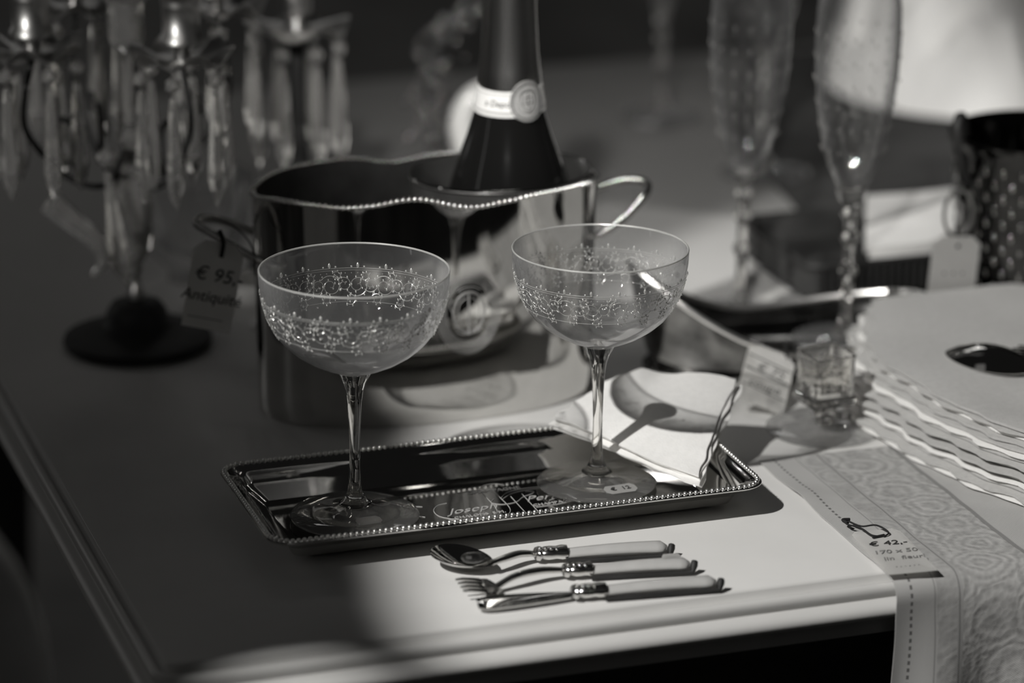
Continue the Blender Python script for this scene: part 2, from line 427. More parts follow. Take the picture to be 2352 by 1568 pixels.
tr = silver_tray('serving_tray', -.0615, -.0620, .2125, .0610, 'rectangular silver serving tray with beaded rim under the two coupes')
# engraved monogram on the tray floor (local coordinates: tray centre)
ox, oy = .0770-.0755, .0010+.0005
bm = bmesh.new()
def stroke(pts, r=.00022, n=6): tube(bm, [(x+ox, y+oy, .0035) for x, y, *_ in smooth_path([(a, b, 0) for a, b in pts], n)], r, 4)
stroke([(-.014, .0175), (-.006, .0185), (-.001, .0175), (-.001, .008), (-.001, -.010), (-.004, -.019), (-.014, -.0225), (-.025, -.020), (-.033, -.013), (-.034, -.004), (-.030, .003), (-.024, .005)])
stroke([(.006, .0195), (.006, .006), (.006, -.013), (.001, -.022), (-.010, -.0265), (-.024, -.0245), (-.030, -.018)])
stroke([(.006, .003), (.012, .010), (.022, .013), (.034, .012), (.042, .005), (.040, -.003), (.030, -.008)])
stroke([(.006, .001), (.014, .008), (.024, .0105), (.034, .010), (.038, .004), (.036, -.001)])
stroke([(.012, .004), (.012, -.010), (.012, -.026)]); stroke([(.019, .006), (.019, -.010), (.019, -.028)])
stroke([(.002, .003), (-.001, -.002), (.004, -.006), (.012, -.005), (.018, .001), (.024, .004), (.026, .007), (.022, .009)])
stroke([(.020, -.0155), (.032, -.0150), (.046, -.012)]); stroke([(0, .021), (.004, .0245), (.010, .0245), (.014, .021)])
stroke([(-.042, -.002), (-.046, -.006), (-.041, -.011)]); stroke([(-.038, .004), (-.044, .006), (-.050, .003)])
put('monogram', bm, 'engrave', tr)
text('CHAMPAGNE', .0050, 'engrave', tr, (ox+.006, oy+.0155, .0035), 0, 0).data.transform(Matrix.Identity(4))
text('Joseph', .0105, 'engrave', tr, (ox-.014, oy-.0075, .0035), .05, .5)
text('Perrier', .0100, 'engrave', tr, (ox+.032, oy-.0025, .0035), .03, .5)
text('CHALONS  S M.', .0042, 'engrave', tr, (ox-.012, oy-.0165, .0035), .04, 0)
text('CHAMPAGNE', .0042, 'engrave', tr, (ox+.032, oy-.0120, .0035), .05, 0)

# ------------------------------------------------------------ folded napkin on the tray
def bil(a, b, c, d, u, v):
    a, b, c, d = map(Vector, (a, b, c, d)); return a.lerp(b, u).lerp(d.lerp(c, u), v)
def napkin(name, A, B, C, D, layers, th, label, m='linen', wav=.0020, jitter=.003, seed=0, group=None, gap=.0006, extra=None):
    r = tag(empty(name, tuple((Vector(A)+Vector(C))/2)), label, 'napkin', group)
    org = r.location
    for k in range(layers):
        rnd = random.Random(seed*31+k)
        j = [Vector((rnd.uniform(-1, 1), rnd.uniform(-1, 1), 0))*jitter*(0 if k == layers-1 else 1) for _ in range(4)]
        z0 = k*(th+gap)
        a, b, c, d = [Vector(p)+q+Vector((0, 0, z0)) for p, q in zip((A, B, C, D), j)]
        def fn(u, v):
            p = bil(a, b, c, d, u, v)
            e = 1-min(1, 6*min(u, 1-u, v, 1-v))
            w = wav*noise.noise(Vector((p.x*22+seed, p.y*22, 0)))
            p.z += w + (extra(u, v) if extra else 0)
            p += Vector((noise.noise(Vector((v*7, u*7, k*3.1+seed))), noise.noise(Vector((u*7, v*7, k*2.3+9))), 0))*.0022*e
            return p-org
        bm = bmesh.new(); sheet(bm, fn, 34, 34, th)
        put('fold', bm, m, r, smooth=50)
    return r
napkin('folded_napkin', (.1845, -.0270, .0080), (.1260, .0450, .0243), (.1770, .0780, .0340), (.2370, .0480, .0335), 4, .0009,
       'white folded linen napkin lying across the right end of the tray behind the right coupe', seed=3, jitter=.0035, gap=.0012,
       extra=lambda u, v: .006*math.exp(-((u-.80)**2/.02+(v-.92)**2/.04))+.002*math.sin(u*5)*v+.004*v*(1-v))

# ------------------------------------------------------------ champagne bucket
BX, BY, BA, BB = .0985, .190, .1015, .055
bk = tag(empty('champagne_bucket', (BX, BY, 0)), 'oval two-bottle silver champagne bucket with wavy rope rim and engraved round crest', 'bucket')
TH = [(0, .1270), (28, .1275), (59, .1300), (77, .1300), (92, .1268), (108, .1325), (135, .1325), (160, .1290), (180, .1300), (208, .1338), (222, .1335), (233, .1318), (244, .1330), (254, .1361), (260, .1358), (268, .1310), (276, .1277), (286, .1295), (300, .1312), (315, .1308), (340, .1280), (360, .1270)]
def rim_z(deg):
    deg %= 360
    for (a, za), (b, zb) in zip(TH, TH[1:]):
        if a <= deg <= b:
            t = (deg-a)/(b-a); t = t*t*(3-2*t); return za+(zb-za)*t
def rim_s(deg): return sum(rim_z(deg+k) for k in (-4, -2, 0, 2, 4))/5
bm = bmesh.new(); SEG = 180; H = 14
def wall_ring(off, zf, s=1.):
    f = lambda c: math.copysign(abs(c)**.88, c)
    return [(f(math.cos(2*PI*i/SEG))*(BA*s-off), f(math.sin(2*PI*i/SEG))*(BB*s-off), zf(math.degrees(math.atan2(f(math.sin(2*PI*i/SEG))*1., f(math.cos(2*PI*i/SEG)))) % 360)) for i in range(SEG)]
rings = [wall_ring(.004, lambda d: .0), wall_ring(.001, lambda d: .0004), wall_ring(0, lambda d: .003)]
for k in range(1, H+1):
    t = k/H; rings.append(wall_ring(0, lambda d, t=t: .003+(rim_s(d)-.003)*t, 1+.012*t*t))
loft(bm, rings, cap0=True, cap1=False)
put('bucket_wall', bm, 'silver', bk, smooth=60)
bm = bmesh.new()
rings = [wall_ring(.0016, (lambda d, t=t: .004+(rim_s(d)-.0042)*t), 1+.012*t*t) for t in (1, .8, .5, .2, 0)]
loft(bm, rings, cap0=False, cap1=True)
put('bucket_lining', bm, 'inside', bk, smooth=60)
bm = bmesh.new()
rp = [Vector(p) for p in wall_ring(.0008, rim_s, 1.014)]
tube(bm, rp, .0009, 8, closed=True)
per = []; tot = sum((rp[(i+1) % SEG]-rp[i]).length for i in range(SEG)); cnt = int(tot/.0034); step = tot/cnt; acc = 0; k = 0
for i in range(SEG):
    p, q = rp[i], rp[(i+1) % SEG]; l = (q-p).length
    while k*step < acc+l and k < cnt:
        c = p.lerp(q, (k*step-acc)/l); ang = math.atan2((q-p).y, (q-p).x)
        blob(bm, c+Vector((0, 0, .0004)), .0020, 2, (.60, 1, 1), Matrix.Rotation(ang, 4, 'Z') @ Matrix.Rotation(.6, 4, 'Y')); k += 1
    acc += l
put('rope_rim', bm, 'rope', bk, smooth=180)
# bottle collar
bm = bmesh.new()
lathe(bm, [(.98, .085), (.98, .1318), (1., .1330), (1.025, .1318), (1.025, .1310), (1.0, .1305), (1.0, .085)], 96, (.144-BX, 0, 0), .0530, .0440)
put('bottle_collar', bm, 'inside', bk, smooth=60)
bm = bmesh.new()
tube(bm, [(.144-BX+.0535*math.cos(a*PI/48), .0445*math.sin(a*PI/48), .1325) for a in range(96)], .0008, 8, closed=True)
put('collar_edge', bm, 'silver', bk)
# rope handles
for s in (-1, 1):
    ex = s*(BA-.001)
    pts = smooth_path([(ex-s*.004, .026, .1010), (ex+s*.010, .025, .1080), (ex+s*.028, .017, .1150), (ex+s*.0360, .0, .1170), (ex+s*.028, -.017, .1135), (ex+s*.010, -.025, .1020), (ex-s*.004, -.026, .0950)], 8)
    bm = bmesh.new(); tube(bm, pts, .0019, 8)
    for i in range(0, len(pts)-1):
        d = pts[i+1]-pts[i]
        for f in (0, .5):
            blob(bm, pts[i]+d*f, .0027, 2, (.5, 1, 1), d.to_track_quat('X', 'Z').to_matrix().to_4x4() @ Matrix.Rotation(.6, 4, 'Z'))
    put('handle', bm, 'silver_dull', bk, smooth=180)
# engraved round crest on the front wall
bm = bmesh.new()
def onb(x, z, k=.0002):
    x0 = x-BX; s = 1+.012*((z-.003)/.128)**2; y = -BB*s*(max(0, 1-abs(x0/(BA*s))**(2/.88)))**.44; return (x0, y-k, z)
ecx, ecz = .1068, .0664
def ring(f, r=.00022, n=72, rx=.0192, rz=.0248): tube(bm, [onb(ecx+rx*f*math.cos(2*PI*i/n), ecz+rz*f*math.sin(2*PI*i/n)) for i in range(n)], r, 4, closed=True)
for i in range(8): ring(1-.042*i, .00013)
ring(.50, .0003); ring(.46)
def est(pts, r=.0004): tube(bm, [onb(ecx+x*.0192, ecz+z*.0248) for x, z, *_ in smooth_path([(a, b, 0) for a, b in pts], 6)], r*.55, 4)
est([(0, .42), (0, 0), (0, -.55)], .0009); est([(.08, .35), (.3, .2), (.32, -.1), (.15, -.3), (.08, -.1)]); est([(-.08, .35), (-.3, .2), (-.32, -.1), (-.15, -.3), (-.08, -.1)])
est([(-.35, .52), (-.15, .60), (.15, .60), (.35, .52)]); est([(-.4, -.45), (-.2, -.52), (.2, -.5), (.42, -.4)]); est([(-.5, .0), (-.6, .2), (-.5, .35)]); est([(.5, .0), (.6, .2), (.5, .35)])
put('crest', bm, 'engrave', bk)

# ------------------------------------------------------------ champagne bottle
bt = tag(empty('champagne_bottle', (.1495, .190, .0045)), 'dark champagne bottle with foil neck and paper neck band, standing in the silver bucket', 'bottle')
def bottle_r(z):
    P = [(0, .0), (.002, .0375), (.006, .0400), (.080, .0400), (.105, .0385), (.122, .0345), (.136, .0300), (.150, .0250), (.163, .0212), (.180, .0185), (.200, .0165), (.230, .0150), (.262, .0143)]
    for (z0, r0), (z1, r1) in zip(P, P[1:]):
        if z0 <= z <= z1: return r0+(r1-r0)*(z-z0)/(z1-z0)
    return .014
bm = bmesh.new()
lathe(bm, [(0, 0)]+[(bottle_r(z), z) for z in (.002, .006, .04, .08, .09, .105, .114, .122, .129, .136, .143, .150, .157, .163, .170, .180)]+[(.0175, .185), (0, .185)], 72)
put('bottle_glass', bm, 'bottle', bt, smooth=80)
bm = bmesh.new()
lathe(bm, [(.0, .176), (.0186, .176)]+[(bottle_r(z)+.0003, z) for z in (.182, .190, .200, .215, .23, .245, .262)]+[(.0165, .266), (.0168, .275), (.0150, .290), (.010, .298), (0, .299)], 64,
      wave=lambda r, z, a: (r*(1+.012*noise.noise(Vector((a*3, z*40, 0)))), z))
put('foil', bm, 'foil', bt, smooth=80)
bm = bmesh.new()
def bandring(z, k): return [((bottle_r(z)+k)*math.cos(2*PI*i/72), (bottle_r(z)+k)*math.sin(2*PI*i/72), z+.0012*math.sin(2*PI*i/72+.6)) for i in range(72)]
loft(bm, [bandring(z, .0006) for z in (.1660, .171, .176, .1805)]+[bandring(z, .0001) for z in (.1805, .166)], False, False)
nb = put('neck_band', bm, 'label', bt, smooth=60)
bm = bmesh.new()
for z in (.1680, .1687, .1788): tube(bm, [Vector(p) for p in bandring(z, .0008)], .00022, 4, closed=True)
put('band_border', bm, 'ink_soft', nb)
# wrap lettering round the neck
def wrap(o, ang, z):
    for v in o.data.vertices:
        x, y, t = v.co; a = ang+x/.0195; zz = z+y; r = bottle_r(zz)+.0008+t
        v.co = (r*math.cos(a), r*math.sin(a), zz+.0012*math.sin(a+.6))
wrap(text('s Depot', .0052, 'ink', nb, (0, 0, 0), shear=.15), math.radians(-127), .1735)
bm = bmesh.new()
rings = []
for f in (0, 1, 1.02): pass
def med(f, k, n=40): 
    out = []
    for i in range(n):
        x, y = .0108*f*math.cos(2*PI*i/n), .0118*f*math.sin(2*PI*i/n); zz = .1745+y; a = math.radians(-77)+x/.0195; r = bottle_r(zz)+.0012+k
        out.append((r*math.cos(a), r*math.sin(a), zz+.0012*math.sin(a+.6)))
    return out
loft(bm, [med(1, -.0010), med(1, 0), med(.6, 0), med(.2, 0)], False, True)
md = put('neck_seal', bm, 'label_grey', bt, smooth=60)
bm = bmesh.new()
for f in (.97, .86, .80, .60): tube(bm, med(f, .0002), .00022, 4, closed=True)
sh = [(-.38, .40), (0, .52), (.38, .40), (.40, -.05), (.2, -.38), (0, -.5), (-.2, -.38), (-.40, -.05)]
def m2(x, y): zz = .1745+.0118*y; a = math.radians(-77)+.0108*x/.0195; r = bottle_r(zz)+.0014; return (r*math.cos(a), r*math.sin(a), zz+.0012*math.sin(a+.6))
tube(bm, [m2(x, y) for x, y in sh], .0003, 4, closed=True)
tube(bm, [m2(-.2, .2), m2(.2, .2), m2(.2, -.1), m2(-.2, -.1)], .0003, 4, closed=True); tube(bm, [m2(0, .4), m2(0, -.35)], .0003, 4)
put('seal_crest', bm, 'ink', md)

# ------------------------------------------------------------ price tags
def tag_card(name, TL, TR, BR, BL, label, lines=(), stripes=(), string=None, hole=(.5, .9), clip=.22, m='tagpaper', curl=0.):
    TL, TR, BR, BL = map(Vector, (TL, TR, BR, BL))
    c = (TL+TR+BR+BL)/4; X = ((TR-TL)+(BR-BL))/2; Y = ((TL-BL)+(TR-BR))/2; w, h = X.length, Y.length
    X.normalize(); Y = (Y-X*Y.dot(X)).normalized(); Z = X.cross(Y)
    mw = Matrix((X, Y, Z)).transposed().to_4x4(); mw.translation = c
    r = tag(empty(name, mw=mw), label, 'price tag')
    bm = bmesh.new()
    pts = [(-w/2, -h/2), (w/2, -h/2), (w/2, h/2-h*clip*.6), (w/2-w*clip, h/2), (-w/2+w*clip, h/2), (-w/2, h/2-h*clip*.6)]
    f = bm.faces.new([bm.verts.new((x, y, 0)) for x, y in pts]); bmesh.ops.solidify(bm, geom=[f], thickness=.0004)
    put('card', bm, m, r, smooth=False)
    for s, size, x, y, mm in lines: text(s, size, mm, r, (x*w, y*h, .0003), shear=.2)
    for y, t, mm in stripes:
        bm = bmesh.new(); tube(bm, [(-w*.46, y*h+h*.03, .0004), (0, y*h, .0005), (w*.46, y*h-h*.03, .0004)], t, 6, flat=.3); put('stripe', bm, mm, r)
    if string:
        bm = bmesh.new(); inv = mw.inverted()
        for pts, rr in string: tube(bm, [inv @ Vector(p) for p in smooth_path(pts, 6)], rr, 6)
        put('string', bm, 'black', r)
    return r
tag_card('price_tag', (-.0395, .1710, .1130), (-.0145, .1625, .1090), (-.0280, .1670, .0575), (-.0560, .1765, .0640),
         'grey price tag marked € 95 hanging from the bucket handle by a black string', clip=.2,
         lines=[('€ 95,-', .0112, .08, .12, 'ink'), ('Antiquité', .0092, .0, -.13, 'ink'), ('_________', .0045, -.05, -.34, 'ink')],
         string=[([(-.030, .1690, .1185), (-.0285, .1660, .112), (-.0300, .1660, .1035)], .0013), ([(-.030, .187, .121), (-.018, .178, .116), (-.0125, .163, .108), (-.0115, .162, .092)], .0005)])

# ------------------------------------------------------------ cutlery with pearl handles
def cutlery(name, tip, neck, f0, f1, end, kind, label):
    tip, neck, f0, f1, end = [Vector((p[0], p[1], 0)) for p in (tip, neck, f0, f1, end)]
    d = (end-f0).normalized(); ang = math.atan2(d.y, d.x)
    r = empty(name, (f0.x, f0.y, .0), ang); tag(r, label, kind.replace('_', ' '), 'pearl handled cutlery laid out before the tray')
    inv = Matrix.Rotation(-ang, 3, 'Z')
    L = lambda p, z: Vector((*(inv @ (Vector((p[0], p[1], 0))-f0)).xy, z))
    T, N, F1, E = L(tip, 0), L(neck, 0), L(f1, 0), L(end, 0)
    # pearl handle, flattened and widening to a rounded end
    bm = bmesh.new(); n = 18; pts = []; rad = []
    for i in range(n):
        t = i/(n-1); x = F1.x+(E.x-F1.x)*t; pts.append((x, .0008*math.sin(t*3), .0040+.0004*math.sin(t*PI))); rad.append(.0043+.0013*t if t < .92 else .0056*math.sqrt(max(.02, 1-((t-.92)/.085)**2)))
    tube(bm, pts, [q*1.08 for q in rad], 14, flat=.50)
    put('handle', bm, 'ivory', r, smooth=80)
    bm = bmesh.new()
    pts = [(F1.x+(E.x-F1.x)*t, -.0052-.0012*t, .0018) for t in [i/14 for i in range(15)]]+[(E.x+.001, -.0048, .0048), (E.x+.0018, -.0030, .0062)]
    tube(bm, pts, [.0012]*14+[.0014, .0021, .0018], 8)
    put('dark_line', bm, 'pewter_dark', r, smooth=60)  # dark strip along the near side, thickened at the end
    bm = bmesh.new()
    pr = [(0, .0026), (.001, .0044), (.003, .0052), (.0045, .0040), (.006, .0048), (.009, .0050), (.012, .0046), (.015, .0053), (F1.x+.001, .0049)]
    tube(bm, [(x, 0, .0050) for x, _ in pr], [q for _, q in pr], 14, flat=.72)
    for k in range(5): blob(bm, (.003+.003*k, -.002, .0085-.0003*k), .0014, 1)
    put('ferrule', bm, 'silver_dull', r, smooth=50)
    bm = bmesh.new()
    if kind == 'butter_knife':
        n = 20; top = []; bot = []
        for i in range(n+1):
            t = i/n; p = Vector((0, 0, 0)).lerp(T, t); w = .0028+.0052*math.sin(min(1, t*1.15)*PI*.5)*(1 if t < .85 else math.sqrt(max(0.02, 1-((t-.85)/.155)**2)))
            top.append(Vector((p.x, p.y+w, .0032))); bot.append(Vector((p.x, p.y-w*.75, .0022)))
        loft(bm, [[(a.x, a.y, a.z+.0009), (a.x, a.y, a.z), (b.x, b.y, b.z), (b.x, b.y, b.z+.0009), ((a.x+b.x)/2, (a.y+b.y)/2, .0042)] for a, b in zip(top, bot)])
        put('blade', bm, 'tray', r, smooth=60)
    else:
        neckp = smooth_path([(0, 0, .0052), (N.x*.35, N.y*.35+.001, .0070), (N.x*.75, N.y*.75, .0072), (N.x*1.04, N.y*1.04, .0068 if kind == 'spoon' else .0035)], 5)
        tube(bm, neckp, [.0020+.0006*abs(math.sin(i/len(neckp)*PI*1.3)) for i in range(len(neckp))], 10, flat=.7)
        put('neck', bm, 'silver_dull', r, smooth=60)
        bm = bmesh.new(); D = (T-N); Ln = D.length; D.normalize(); Wd = Vector((-D.y, D.x, 0)); 
        if kind == 'spoon':
            def fn(u, v):
                a = v*2*PI; rr = u; s = Ln*.5*(1+.0)*math.cos(a)*rr; q = .0118*math.sin(a)*rr*(1+.18*math.cos(a))
                p = N+D*(Ln*.5+s)+Wd*q; p.z = .0078-.0058*(1-rr*rr)+.0012*(math.cos(a)*rr); return p
            sheet(bm, fn, 12, 40, .0007); bmesh.ops.remove_doubles(bm, verts=bm.verts, dist=.00002)
            put('spoon_bowl', bm, 'tray', r, smooth=80)
        else:
            def fn(u, v):
                t = u; w = .0030+.0065*min(1, t*2.6)
                p = N+D*(Ln*.45*t)+Wd*w*(v*2-1); p.z = .0030+.0016*math.sin(t*2)-.0014*(1-(v*2-1)**2); return p
            sheet(bm, fn, 10, 10, .0009)
            for k in range(4):
                o = (k-1.5)*.0050
                tube(bm, [N+D*Ln*q+Wd*o+Vector((0, 0, .0045+.0018*math.sin((q-.4)*3))) for q in (.40, .6, .8, .98)], [.0013, .0011, .0010, .0006], 6)
            put('tines', bm, 'silver_dull', r, smooth=60)
    return r
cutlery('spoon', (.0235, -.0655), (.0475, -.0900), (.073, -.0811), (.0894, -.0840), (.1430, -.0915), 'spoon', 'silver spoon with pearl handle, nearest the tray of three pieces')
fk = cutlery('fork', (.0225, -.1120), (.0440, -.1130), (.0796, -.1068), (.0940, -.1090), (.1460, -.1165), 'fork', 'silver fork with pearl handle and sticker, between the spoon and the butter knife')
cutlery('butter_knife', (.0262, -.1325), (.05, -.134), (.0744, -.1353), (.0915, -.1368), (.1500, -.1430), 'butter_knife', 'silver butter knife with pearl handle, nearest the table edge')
sticker('price_sticker', (.1370, -.1140, .0072), .05, .0100, .0080, '', 'tiny white sticker on the handle of the pearl handled fork').rotation_euler = (.25, 0, -.12)

# ------------------------------------------------------------ runner cloth with paisley band
RX0, RX1 = .2395, .56
def run_pt(u, v):
    x = RX0+(RX1-RX0)*u; L0 = .018+.158            # on the table, then over the edge
    s = v*.46; x += .0018*noise.noise(Vector((v*9, u*3, 1)))
    zb = .0010+.0005*noise.noise(Vector((x*60, s*60, 0)))
    if s < L0: y = .018-s; z = zb+.0018*math.exp(-((s-.06)/.02)**2)*math.exp(-(u/.04)**2)
    else:
        q = s-L0; R = .010+.026*min(1, max(0, (x-.265)/.07)); a = min(q/R, PI/2)
        y = -.158-(.010+.012*min(1, max(0, (x-.265)/.07)))*math.sin(a); z = zb-R*(1-math.cos(a)); rest = max(0, q-R*PI/2)
        z -= rest; y -= .0035*math.sin(x*120+1)*min(1, rest*20)
    return Vector((x, y, z))
bm = bmesh.new(); sheet(bm, run_pt, 120, 150, .0006, uvf=lambda u, v: (RX0+(RX1-RX0)*u, v*.46))
rn = put('table_runner', bm, 'runner', smooth=80)
tag(rn, 'natural linen runner with woven paisley band, draped over the front table edge at right', 'table runner')
tag_card('price_tag', (.2400, -.1000, .0034), (.2665, -.1030, .0034), (.2655, -.1660, .0045), (.2385, -.1640, .0045),
         'white price tag marked € 42 lying on the paisley runner at the table edge', clip=.12,
         lines=[('€ 42,-', .0085, .02, .17, 'ink'), ('170 x 50', .0068, .02, -.02, 'ink_soft'), ('lin  fleuri', .0064, .08, -.17, 'ink_soft'), ('. . . . . .', .0048, .0, -.34, 'ink_soft')],
         string=[([(.2560, -.1130, .0040), (.2500, -.1120, .0050), (.2480, -.1020, .0055), (.2430, -.0960, .0060), (.2450, -.0890, .0055), (.2500, -.0980, .0048), (.2570, -.1020, .0060), (.2600, -.1110, .0050), (.2560, -.1140, .0042)], .0005), ([(.2500, -.1135, .0040), (.2570, -.1125, .0042)], .0009), ([(.2435, -.0955, .0064), (.2428, -.0905, .0064), (.2470, -.0900, .006)], .0009)])

# ------------------------------------------------------------ stack of folded cloths at right
def left_edge(y):
    P = [(-.20, .372), (-.10, .347), (-.05, .330), (0, .319), (.05, .314), (.09, .322), (.13, .343), (.17, .358), (.22, .372)]
    for (a, xa), (b, xb) in zip(P, P[1:]):
        if a <= y <= b: t = (y-a)/(b-a); t = t*t*(3-2*t); return xa+(xb-xa)*t
    return .37
NL = 15
for k in range(NL):
    rnd = random.Random(k+50); jx = rnd.uniform(-.0035, .0035)+.0011*k; yb = .176+rnd.uniform(-.006, .004)-.0008*k; yf = -.142+rnd.uniform(-.004, .004)
    z0 = .0034+k*.00245; ph = rnd.uniform(0, 6)
    def fn(u, v):
        y = yb+(yf-yb)*v; x = left_edge(y)+jx+(.60-.35)*u
        x += .0014*math.sin(y*260+ph)*max(0, 1-u*8)*(1 if k % 2 else .4)
        roll = max(0, 1-u*22)
        z = z0+.0028*noise.noise(Vector((x*16, y*16, 0)))*(.4+.6*k/15)-.0006*roll
        if k >= 12: z -= .004*math.exp(-((y-.02)/.03)**2)*min(1, max(0, (x-.36)*20))*((k-11)/3)*.3
        return Vector((x, y, z))
    bm = bmesh.new(); sheet(bm, fn, 50, 60, .0015)
    o = put('folded_cloth', bm, 'linen_grey' if k % 3 else 'linen', smooth=80)
    where = {0: 'bottom cloth of the folded linen stack at right, lying on the runner', NL-1: 'top cloth of the folded linen stack at right, under spoon and fork'}
    tag(o, where.get(k, 'folded linen cloth inside the tall stack at the right edge'), 'cloth', 'folded linen cloths stacked at right')

# spoon and fork on the stack
def serving(name, tip, end, kind, z, label):
    tip, end = Vector(tip), Vector(end); d = tip-end; L = d.length; ang = math.atan2(d.y, d.x)
    r = tag(empty(name, (end.x, end.y, z), ang), label, kind)
    bm = bmesh.new(); bl = .058
    tube(bm, smooth_path([(0, 0, .003), (L*.3, 0, .005), (L-bl-.012, 0, .005), (L-bl+.002, 0, .0035)], 8), [.0055-.0033*i/24 for i in range(25)], 10, flat=.4)
    put('handle', bm, 'silver', r)
    bm = bmesh.new()
    if kind == 'spoon':
        def fn(u, v):
            a = v*2*PI; q = u
            return Vector((L-bl/2+bl/2*math.cos(a)*q, .0195*math.sin(a)*q*(1-.12*math.cos(a)), .0035+.0085*(1-q*q)))   # bowl turned down
        sheet(bm, fn, 12, 44, .0008); bmesh.ops.remove_doubles(bm, verts=bm.verts, dist=.00002); put('spoon_bowl', bm, 'silver', r, smooth=80)
    else:
        def fn(u, v): w = .004+.0075*min(1, u*1.8); return Vector((L-bl+.028*u, w*(v*2-1), .0035+.003*math.sin(u*2)))
        sheet(bm, fn, 8, 8, .001)
        for k in range(4): tube(bm, [(L-bl+.024, (k-1.5)*.0062, .0058), (L-.015, (k-1.5)*.0064, .0065), (L, (k-1.5)*.0062, .0045)], [.0014, .0013, .0008], 6)
        put('tines', bm, 'silver', r)
    return r
serving('serving_spoon', (.3720, .0560), (.4700, -.120), 'spoon', .0380, 'large silver spoon lying bowl down on the linen stack at right')
serving('serving_fork', (.4030, .0400), (.5020, -.120), 'fork', .0380, 'silver fork lying beside the large spoon on the linen stack')

# ------------------------------------------------------------ silver basket with dipping rim, behind the napkin
SX, SY, SA, SB = .322, .186, .098, .050
bs = tag(empty('silver_basket', (SX, SY, 0)), 'boat-shaped silver basket with a low dipping rim behind the folded napkin', 'basket')
def bz(d): c = math.cos(math.radians(d)); return .016+(.052 if c < 0 else .012)*abs(c)**1.7
bm = bmesh.new(); SG = 120
def br(s, zf): return [(SA*s*math.cos(2*PI*i/SG), SB*s*math.sin(2*PI*i/SG), zf(360*i/SG)) for i in range(SG)]
rings = [br(.86, lambda d: 0), br(.90, lambda d: .0006), br(.90, lambda d: .0035), br(.84, lambda d: .0045)]
for t in (.15, .4, .7, 1): rings.append(br(.84+.16*t**.7, lambda d, t=t: .0045+(bz(d)-.0045)*t))
rings += [br(.985, lambda d: bz(d)-.0003), br(.93, lambda d: .0045+(bz(d)-.0045)*.5), br(.83, lambda d: .0055)]
loft(bm, rings); put('basket_body', bm, 'aged', bs, smooth=60)
bm = bmesh.new(); tube(bm, [Vector(p) for p in br(1.0, lambda d: bz(d)+.0004)], .0019, 8, closed=True); put('rolled_rim', bm, 'beads', bs)
tag_card('price_tag', (.2830, .1240, .0305), (.3110, .1240, .0180), (.2760, .0830, .0040), (.2530, .1040, .0125),
         'white price tag with grey ruled lines leaning against the silver basket', clip=.2,
         lines=[('€ 75', .009, .05, .13, 'ink_soft'), ('coupe', .008, 0, -.15, 'ink_soft')], stripes=[(.26, .0006, 'ink_soft'), (.04, .0009, 'ink_soft'), (-.24, .0004, 'ink_soft')],
         string=[([(.2990, .1220, .0215), (.3020, .1310, .0290)], .0014), ([(.302, .132, .026), (.3135, .124, .020), (.3150, .118, .008)], .0006)])

# small footed cut-glass salt in front of the basket
sl = tag(empty('glass_salt_cellar', (.2960, .0580, .0003)), 'small square cut-glass salt cellar on a round foot between tray and linen stack', 'glass')
bm = bmesh.new(); lathe(bm, [(0, .0042), (.006, .0042), (.012, .0032), (.024, .0028), (.0325, .0022), (.0335, .0012), (.0320, 0), (0, .0003)], 64); put('foot', bm, 'footglass', sl)
bm = bmesh.new(); lathe(bm, [(0, .0040), (.0050, .0040), (.0040, .0070), (.0062, .0100), (.0068, .0120), (.0045, .0150), (.0060, .0175), (0, .0175)], 24); put('knop', bm, 'crystal_clear', sl)
bm = bmesh.new()
def sq(h, z, r=.003): 
    ca, sa = math.cos(.1), math.sin(.1); return [(x*ca-y*sa, x*sa+y*ca, z) for x, y, _ in rrect(-h, -h, h, h, r, z, 3)]
loft(bm, [sq(.0120, .0170), sq(.0142, .0175), sq(.0145, .0215), sq(.0128, .0225), sq(.0130, .0450), sq(.0135, .0465), sq(.0118, .0465), sq(.0110, .0300)])
for k in range(3):
    for sgn in (-1, 1): box(bm, (-.0085+.0065*k, sgn*.0140-.0006, .026), (-.0055+.0065*k, sgn*.0140+.0006, .042), .0004)
put('cup', bm, 'crystal_clear', sl, smooth=30)

# ------------------------------------------------------------ champagne flutes
def make_flute():
    root = empty('champagne_flute')
    bm = bmesh.new()
    B = [(.0215, .225), (.0245, .205), (.0252, .185), (.0245, .165), (.0225, .145), (.0195, .127), (.0150, .110), (.0090, .097), (.0050, .091)]
    lathe(bm, [(0, .090)]+B[::-1]+[(max(r-.0009, .001), z+.0005) for r, z in B[:-1]]+[(0, .0955)], 72, wave=lambda r, z, a: (r*(1+(.012*math.cos(12*a) if z < .15 else 0)), z)); put('bowl', bm, 'flute', root, smooth=80)
    bm = bmesh.new()
    pr = [(0, .094), (.0095, .0945), (.0075, .088), (.0042, .084), (.0065, .080), (.0042, .076), (.0036, .070), (.0062, .065), (.0036, .060), (.0034, .050), (.0060, .044), (.0034, .038), (.0034, .020), (.0048, .012), (.0070, .008), (.0070, .004), (0, .004)]
    lathe(bm, pr, 10); put('stem', bm, 'crystal_clear', root, smooth=25)
    bm = bmesh.new(); lathe(bm, [(0, .0052), (.007, .0050), (.014, .0034), (.030, .0020), (.0325, .0012), (.031, 0), (0, .0004)], 56); put('foot', bm, 'footglass', root)
    bm = bmesh.new()
    for k in range(16):
        a = 2*PI*k/16
        for q in range(6):
            z = .120+.014*q; r = .0190+(.0250-.0190)*min(1, q/3)+.0001
            blob(bm, (r*math.cos(a), r*math.sin(a), z), .0006, 1, (1, 1, 2.2))
    put('cut_facets', bm, 'crystal', root, smooth=False)
    return root
fl = make_flute()
